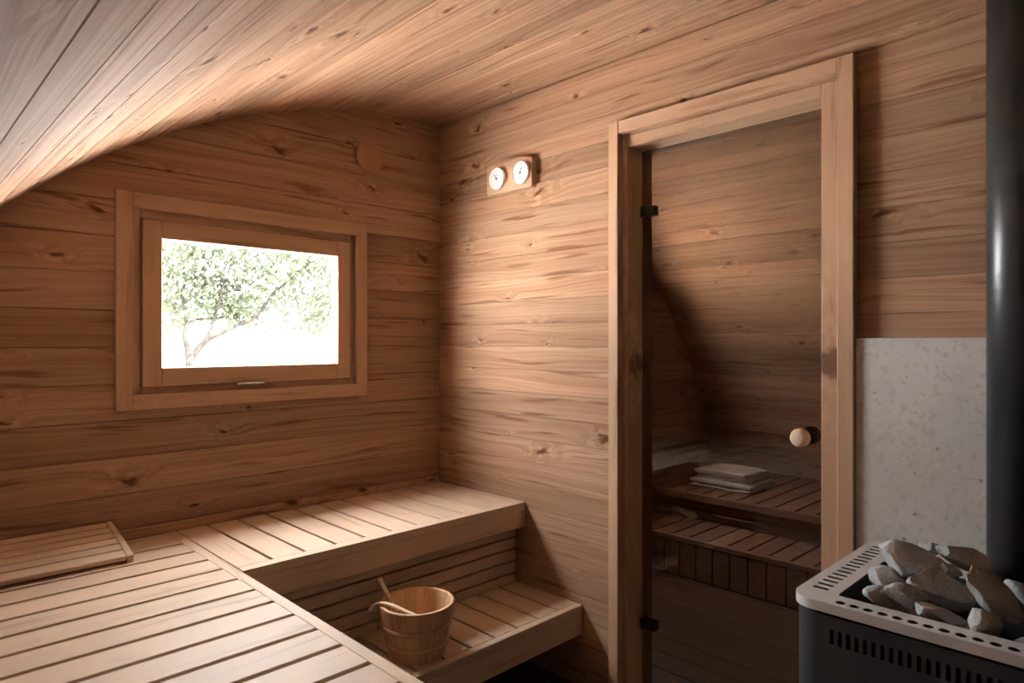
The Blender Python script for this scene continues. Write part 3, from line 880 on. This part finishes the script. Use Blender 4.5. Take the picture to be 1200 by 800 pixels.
# body: shell with a slotted front panel
fx = SX0 + 0.004
skirt_holes = []
y = 0.3995
fw = (SY1 - 0.05) - (SY0 + 0.05)
fyc = (SY1 + SY0) / 2
while y > SY0 + 0.08:
    skirt_holes.append(rrect(y - 0.0036 - fyc, y + 0.0036 - fyc, 0.672 - 0.37, 0.700 - 0.37, 0.0015, 2)); y -= 0.01455
fp = holed_plate('front_panel', [(-fw / 2, -0.36), (fw / 2, -0.36), (fw / 2, 0.355), (-fw / 2, 0.355)], skirt_holes, 0.003)
Mf = Matrix(((0, 0, -1, fx), (-1, 0, 0, fyc), (0, 1, 0, 0.37), (0, 0, 0, 1)))
link('front_panel', fp, STOVE, st, Mf)
def body_shell():
    ring = [p for p in rrect(fx, SX1 - 0.004, SY0 + 0.004, SY1 - 0.004, 0.046, 10)]
    # walk all points but the flat front between the two front corners
    n = len(ring)
    start = next(i for i in range(n) if ring[i][0] <= fx + 1e-6)
    vs, fs = [], []
    idx = [(start + 1 + k) % n for k in range(n)]
    seq = [ring[i] for i in idx]
    # the open side is the straight x = fx run
    for x, y in seq: vs += [(x, y, 0.012), (x, y, SZ - 0.0035)]
    for k in range(len(seq) - 1): fs.append((2 * k, 2 * k + 1, 2 * k + 3, 2 * k + 2))
    inner = [(x + (ox - x) * 0.012, y + (fyc - y) * 0.012) for x, y in seq]
    b = len(vs)
    for x, y in inner: vs += [(x, y, 0.012), (x, y, SZ - 0.0035)]
    for k in range(len(seq) - 1):
        fs += [(b + 2 * k + 1, b + 2 * k, b + 2 * k + 2, b + 2 * k + 3), (2 * k, b + 2 * k, b + 2 * k + 2, 2 * k + 2), (2 * k + 1, 2 * k + 3, b + 2 * k + 3, b + 2 * k + 1)]
    return mesh_py('body', vs, fs)
link('body', body_shell(), STOVE, st)
link('base_plate', boxes_mesh('base_plate', [((SX0 + 0.05, SX1 - 0.02), (SY0 + 0.05, SY1 - 0.05), (0.0, 0.012))]), BLACK, st)
# stone basket (open box) under the opening
bx0, bx1, by0, by1 = OP; bz = SZ - 0.16; t_ = 0.002
link('stone_basket', boxes_mesh('stone_basket', [((bx0 - t_, bx0), (by0, by1), (bz, SZ - 0.0035)), ((bx1, bx1 + t_), (by0, by1), (bz, SZ - 0.0035)),
     ((bx0, bx1), (by0 - t_, by0), (bz, SZ - 0.0035)), ((bx0, bx1), (by1, by1 + t_), (bz, SZ - 0.0035)), ((bx0, bx1), (by0, by1), (bz - t_, bz))]), INNER, st)

PXc, PYc, PR = 1.738, 0.2375, 0.060
zt = ZC + math.sqrt(R * R - (PXc - CX) ** 2)
fl = empty('flue_pipe', (PXc, PYc, SZ), 'black round flue pipe rising from the heater to the ceiling', 'pipe')
link('pipe', lathe('pipe', [(PR, 0.0008), (PR, zt - SZ + 0.005), (PR - 0.002, zt - SZ + 0.005), (PR - 0.002, 0.0008)], 64, True), PIPE, fl, Matrix.Translation((PXc, PYc, SZ)), False)
for p in fl.children[0].data.polygons: p.use_smooth = len(p.vertices) == 4 and abs(p.normal.z) < 0.5
link('collar', lathe('collar', [(PR + 0.0005, 0.0008), (PR + 0.010, 0.0008), (PR + 0.010, 0.004), (PR + 0.004, 0.012), (PR + 0.0005, 0.012)], 48, True), BLACK, fl, Matrix.Translation((PXc, PYc, SZ)))

def stone_mesh(seed, sx_, sy_, sz_):
    rnd = random.Random(seed)
    bm = bmesh.new(); bmesh.ops.create_icosphere(bm, subdivisions=4, radius=1.0)
    planes = []
    for _ in range(11):
        n = Vector((rnd.gauss(0, 1), rnd.gauss(0, 1), rnd.gauss(0, 1))).normalized(); planes.append((n, rnd.uniform(0.58, 0.88)))
    off = Vector((rnd.uniform(0, 50), rnd.uniform(0, 50), rnd.uniform(0, 50)))
    for v in bm.verts:
        p = v.co.copy()
        for n, d in planes:
            q = p.dot(n) - d
            if q > 0: p -= n * q
        p *= 1 + 0.10 * noise.noise(p * 1.3 + off) + 0.025 * noise.noise(p * 5 + off)
        v.co = Vector((p.x * sx_, p.y * sy_, p.z * sz_))
    bm.normal_update()
    for e in bm.edges:
        if len(e.link_faces) == 2 and e.calc_face_angle(0) > 0.42: e.smooth = False
    me = bpy.data.meshes.new('stone'); bm.to_mesh(me); bm.free()
    me.materials.append(STONE)
    for p in me.polygons: p.use_smooth = True
    return me
# (centre pixel, distance x of the centre, half sizes along image right / depth / up in metres, roll in degrees)
stones = [
    ((1069, 658), 1.560, (0.079, 0.052, 0.039), -14, 'broad'),
    ((1092, 643), 1.635, (0.026, 0.020, 0.014), -20, 'small'),
    ((1131, 654), 1.620, (0.060, 0.034, 0.026), -28, 'long'),
    ((1038, 678), 1.520, (0.037, 0.030, 0.024), -10, 'angular'),
    ((1101, 689), 1.490, (0.066, 0.040, 0.030), -24, 'long'),
    ((1064, 699), 1.415, (0.042, 0.026, 0.023), -22, 'round'),
    ((1040, 703), 1.425, (0.046, 0.026, 0.022), -25, 'angular'),
    ((1163, 697), 1.470, (0.076, 0.026, 0.027), -42, 'long'),
    ((1156, 733), 1.400, (0.036, 0.022, 0.026), -50, 'round'),
    ((1099, 720), 1.412, (0.050, 0.024, 0.016), -18, 'brown'),
    ((1113, 668), 1.545, (0.024, 0.020, 0.015), -40, 'small'),
    ((1208, 702), 1.565, (0.050, 0.030, 0.022), -40, 'angular'),
]
RT_ = Vector((sa, -ca, 0)); FW_ = Vector((ca, sa, 0))
words = ['broad grey sauna stone crowning the heap beside the slotted rim', 'small pale chip of stone at the back of the heap, against the concrete panel',
         'long grey-brown sauna stone leaning towards the flue pipe', 'angular grey sauna stone under the broad one, next to the slotted rim',
         'large oval brown sauna stone with a pale end in the middle of the heap', 'short rounded pale sauna stone in front of the oval brown one',
         'angular flat-faced sauna stone in the basket corner between slots and holes', 'longest grey-brown sauna stone, slanting down to the row of round holes',
         'upright pale-faced sauna stone against the row of round holes', 'thin brown sauna stone lying low behind the row of round holes',
         'small grey sauna stone wedged between the broad and the oval stones', 'angular sauna stone in front of the flue pipe']
for i, ((u, v), X, (a, b, c_), roll, kind) in enumerate(stones):
    p = at_x(u, v, X)
    rl = math.radians(roll)
    ex = (RT_ * math.cos(rl) + Vector((0, 0, 1)) * math.sin(rl)); ez = (-RT_ * math.sin(rl) + Vector((0, 0, 1)) * math.cos(rl))
    M = Matrix((ex, ez.cross(ex), ez)).transposed().to_4x4(); M.translation = p
    o = link('sauna_stone', stone_mesh(40 + i, a * 1.06, b * 1.02, c_ * 1.08), STONE, None, M)
    tag(o, words[i], 'stone', 'stones heaped on the heater')
rnd = random.Random(3)
for i in range(8):
    x = OP[0] + 0.075 + (i % 2) * 0.135; y = OP[2] + 0.055 + (i // 2) * 0.112
    M = Matrix.Translation((x, y, SZ - 0.100)) @ Matrix.Rotation(rnd.uniform(-0.25, 0.25), 4, 'Z')
    o = link('sauna_stone', stone_mesh(100 + i, 0.064, 0.050, 0.040), STONE, None, M)
    tag(o, 'half-hidden grey sauna stone filling the basket under the heap', 'stone', 'stones heaped on the heater')
for i, (x, y) in enumerate(((1.50, 0.10),)):
    M = Matrix.Translation((x, y, SZ - 0.022)) @ Matrix.Rotation(i * 1.3, 4, 'Z')
    o = link('sauna_stone', stone_mesh(200 + i, 0.055, 0.036, 0.026), STONE, None, M)
    tag(o, 'flat grey sauna stone on the side of the heap away from the door', 'stone', 'stones heaped on the heater')

# ------------------------------------------------------------------ the room behind the glass: benches and towels
XU = 3.40; ZU = H - 0.876
ub = empty('upper_bench', (3.8, 0.9, 0.0), 'low slatted bench with folded towels, seen through the glass door', 'bench')
xe2 = arc_x(ZU - ST, 1) - 0.012
ys = [YR + 0.01] + [0.115 + 0.107 * k for k in range(-23, 21)] + [YG - 0.004]
for a, b in zip(ys[:-1], ys[1:]):
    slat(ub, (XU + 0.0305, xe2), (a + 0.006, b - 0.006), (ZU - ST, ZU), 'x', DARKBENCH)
board('front_rail', (XU, XU + 0.030), (YR + 0.01, YG - 0.004), (ZU - 0.038, ZU), DARKBENCH, ub, 0.002)
ZL2 = H - 1.036
for z0, z1 in ((ZL2 + 0.001, ZL2 + 0.050), (ZL2 + 0.055, ZL2 + 0.104)):
    board('skirt_slat', (3.480, 3.498), (YR + 0.01, YG - 0.004), (z0, z1), DARKBENCH, ub, 0.002)
for y in (-2.2, -1.0, 0.3, 1.7):
    board('post', (3.50, 3.545), (y, y + 0.045), (0.0, ZU - ST - 0.0004), DARKBENCH, ub, 0.002)
lb2 = empty('lower_bench', (3.28, 0.9, 0.0), 'low slatted step with an upright board front, behind the glass door', 'bench')
XL2 = 3.09
for a, b in zip(ys[:-1], ys[1:]):
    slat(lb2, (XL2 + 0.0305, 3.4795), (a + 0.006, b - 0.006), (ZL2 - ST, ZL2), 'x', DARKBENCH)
board('front_rail', (XL2, XL2 + 0.030), (YR + 0.01, YG - 0.004), (ZL2 - ST, ZL2), DARKBENCH, lb2, 0.002)
y = YR + 0.02
while y < YG - 0.1:
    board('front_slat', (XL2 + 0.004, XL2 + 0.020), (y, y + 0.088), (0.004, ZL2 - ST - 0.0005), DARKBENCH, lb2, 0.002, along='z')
    y += 0.0946
board('beam', (XL2 + 0.0205, XL2 + 0.06), (YR + 0.02, YG - 0.02), (0.0, 0.04), DARKBENCH, lb2, 0.002)

def towel(cx_, cy_, z0, lx, ly, layers, th, yaw, seed, label):
    """a folded towel: one cloth zig-zagged into layers, folds rounded on alternating edges"""
    rnd = random.Random(seed)
    prof = []
    half = lx / 2
    n = 14
    for k in range(layers):
        zc = th * (k + 0.5)
        s = 1 if k % 2 == 0 else -1
        ext = half - rnd.uniform(0.0, 0.026)
        for i in range(n + 1):
            prof.append(Vector((s * (-ext + 2 * ext * i / n), zc)))
        if k < layers - 1:
            for i in range(1, 5):
                a = -math.pi / 2 + math.pi * i / 5
                prof.append(Vector((s * (ext + 0.5 * th * math.cos(a)), zc + 0.5 * th + 0.5 * th * math.sin(a))))
    m = 16
    hw_ = th * 0.29
    vs, fs = [], []
    off = Vector((seed * 3.1, 0, 0))
    for j in range(m + 1):
        ty = -1 + 2 * j / m
        for i, p in enumerate(prof):
            t = (prof[min(i + 1, len(prof) - 1)] - prof[max(i - 1, 0)]).normalized()
            nn = Vector((-t.y, t.x))
            for sgn in (1, -1):
                q = p + nn * hw_ * sgn
                yy_ = ty * ly / 2 * (1 - 0.03 * math.sin(i * 0.9 + seed))
                dz = 0.0044 * noise.noise(Vector((q.x * 18, yy_ * 18, q.y * 40)) + off)
                sag = -0.010 * (abs(ty) ** 4) * (q.y / (th * layers)) * 0.6
                vs.append((q.x + 0.004 * noise.noise(Vector((yy_ * 9, q.y * 60, seed))), yy_, max(0.0006, q.y + dz + sag)))
    npf = len(prof) * 2
    for j in range(m):
        for i in range(len(prof) - 1):
            a = j * npf + 2 * i; b = a + 2; c_ = a + npf; d_ = c_ + 2
            fs += [(a, b, d_, c_), (a + 1, c_ + 1, d_ + 1, b + 1)]
        e = j * npf + npf - 2
        fs += [(j * npf, (j + 1) * npf, (j + 1) * npf + 1, j * npf + 1), (e, e + 1, e + npf + 1, e + npf)]
    for j in (0, m):
        for i in range(len(prof) - 1):
            a = j * npf + 2 * i
            fs.append((a, a + 1, a + 3, a + 2))
    M = Matrix.Translation((cx_, cy_, z0)) @ Matrix.Rotation(yaw, 4, 'Z')
    o = link('towel', mesh_py('towel', vs, fs), TOWEL, None, M, True)
    tag(o, label, 'towel', 'towels stacked behind the glass')
towel(3.765, 1.925, ZU, 0.33, 0.385, 3, 0.0165, 0.03, 1, 'folded off-white towel at the bottom of the stack behind the glass')
towel(3.775, 1.930, ZU + 0.0500, 0.29, 0.335, 4, 0.0135, -0.06, 2, 'folded off-white towel on top of the stack behind the glass')

# ------------------------------------------------------------------ outside the window
gr = link('ground', boxes_mesh('ground', [((-14, 18), (YG + 0.12, 30), (-0.15, -0.10))]), GROUND)
tag(gr, 'bright pale gravel yard outside the window', 'ground', kind='structure')
tree = empty('tree', (1.45, 5.9, -0.10), 'pale backlit garden tree outside the window', 'tree')
def tw(u, v, Y):
    d = ray(u, v); p = d * (Y / d.y); p.z += H; return p
branches = [
    [(226, 575, 5.9), (224, 520, 5.9), (222, 432, 5.9), (226, 418, 5.9), (240, 400, 5.85), (258, 390, 5.8), (280, 380, 5.8), (300, 371, 5.75), (313, 354, 5.7), (330, 335, 5.7), (360, 310, 5.6)],
    [(224, 520, 5.9), (220, 418, 5.92), (216, 395, 5.95), (219, 380, 5.95), (232, 374, 6.0), (262, 372, 6.1), (290, 366, 6.2), (330, 350, 6.2)],
    [(300, 371, 5.75), (309, 381, 5.75), (312, 392, 5.75)],
    [(240, 400, 5.85), (256, 360, 5.9), (264, 330, 6.0), (272, 300, 6.1), (275, 262, 6.2)],
    [(219, 380, 5.95), (214, 340, 6.0), (230, 318, 6.0), (246, 312, 6.0), (250, 280, 6.0)],
]
for k, br in enumerate(branches):
    pts = bez([tw(*b) for b in br], 36)
    n = len(pts); r0 = (0.040, 0.026, 0.010, 0.020, 0.018)[k]
    link('branch', tube('branch', pts, [r0 * (1 - 0.75 * i / (n - 1)) for i in range(n)], 7), BARK, tree, None, True)
rnd = random.Random(11)
vs, fs = [], []
clumps = [(345, 300, 5.6, 0.45), (380, 330, 5.7, 0.40), (330, 275, 6.0, 0.45), (300, 330, 6.0, 0.35), (240, 300, 6.2, 0.45), (205, 330, 6.1, 0.35), (265, 350, 6.2, 0.30),
          (370, 375, 6.0, 0.28), (400, 290, 5.8, 0.45), (215, 280, 6.4, 0.4), (290, 290, 6.6, 0.45), (275, 365, 6.3, 0.20), (355, 345, 6.4, 0.35), (190, 300, 6.0, 0.4), (235, 345, 6.4, 0.3), (300, 360, 6.8, 0.3), (200, 365, 6.6, 0.25), (390, 370, 6.3, 0.3)]
clumps = [(tw(u, v, Y), rr) for u, v, Y, rr in clumps]
for _ in range(26):                           # the crown goes on past the part seen through the window
    clumps.append((Vector((rnd.choice((rnd.uniform(3.9, 6.5), rnd.uniform(-2.5, 0.6))), rnd.uniform(5.4, 7.2), rnd.uniform(1.35, 2.9))), rnd.uniform(0.25, 0.45)))
for c0, rr in clumps:
    for _ in range(int(1500 * rr)):
        p = c0 + Vector((rnd.gauss(0, 1), rnd.gauss(0, 1), rnd.gauss(0, 0.8))) * rr * 0.55
        a = Vector((rnd.gauss(0, 1), rnd.gauss(0, 1), rnd.gauss(0, 1))).normalized(); b = a.orthogonal().normalized(); c_ = a.cross(b)
        s = rnd.uniform(0.020, 0.045)
        q = len(vs)
        vs += [p - b * s, p + c_ * s * 0.45 + a * s * 0.12, p + b * s, p - c_ * s * 0.45 + a * s * 0.12]
        fs += [(q, q + 1, q + 2), (q, q + 2, q + 3)]
for _ in range(1200):                        # added unseen canopy leaves, blocking part of the overhead sky light
    p = Vector((rnd.uniform(-2.6, 5.0), rnd.uniform(4.2, 8.4), rnd.uniform(2.7, 5.2)))
    if rnd.random() < noise.noise(p * 0.9) * 0.9 + 0.25: continue
    a = Vector((rnd.gauss(0, 1), rnd.gauss(0, 1), rnd.gauss(0, 1))).normalized(); b = a.orthogonal().normalized(); c_ = a.cross(b)
    s = rnd.uniform(0.07, 0.13)
    q = len(vs)
    vs += [p - b * s, p + c_ * s * 0.5 + a * s * 0.12, p + b * s, p - c_ * s * 0.5 + a * s * 0.12]
    fs += [(q, q + 1, q + 2), (q, q + 2, q + 3)]
me = bpy.data.meshes.new('foliage'); me.from_pydata([tuple(v) for v in vs], [], fs); me.update()
fo = link('foliage', me, LEAF, tree)
fo['kind'] = 'stuff'
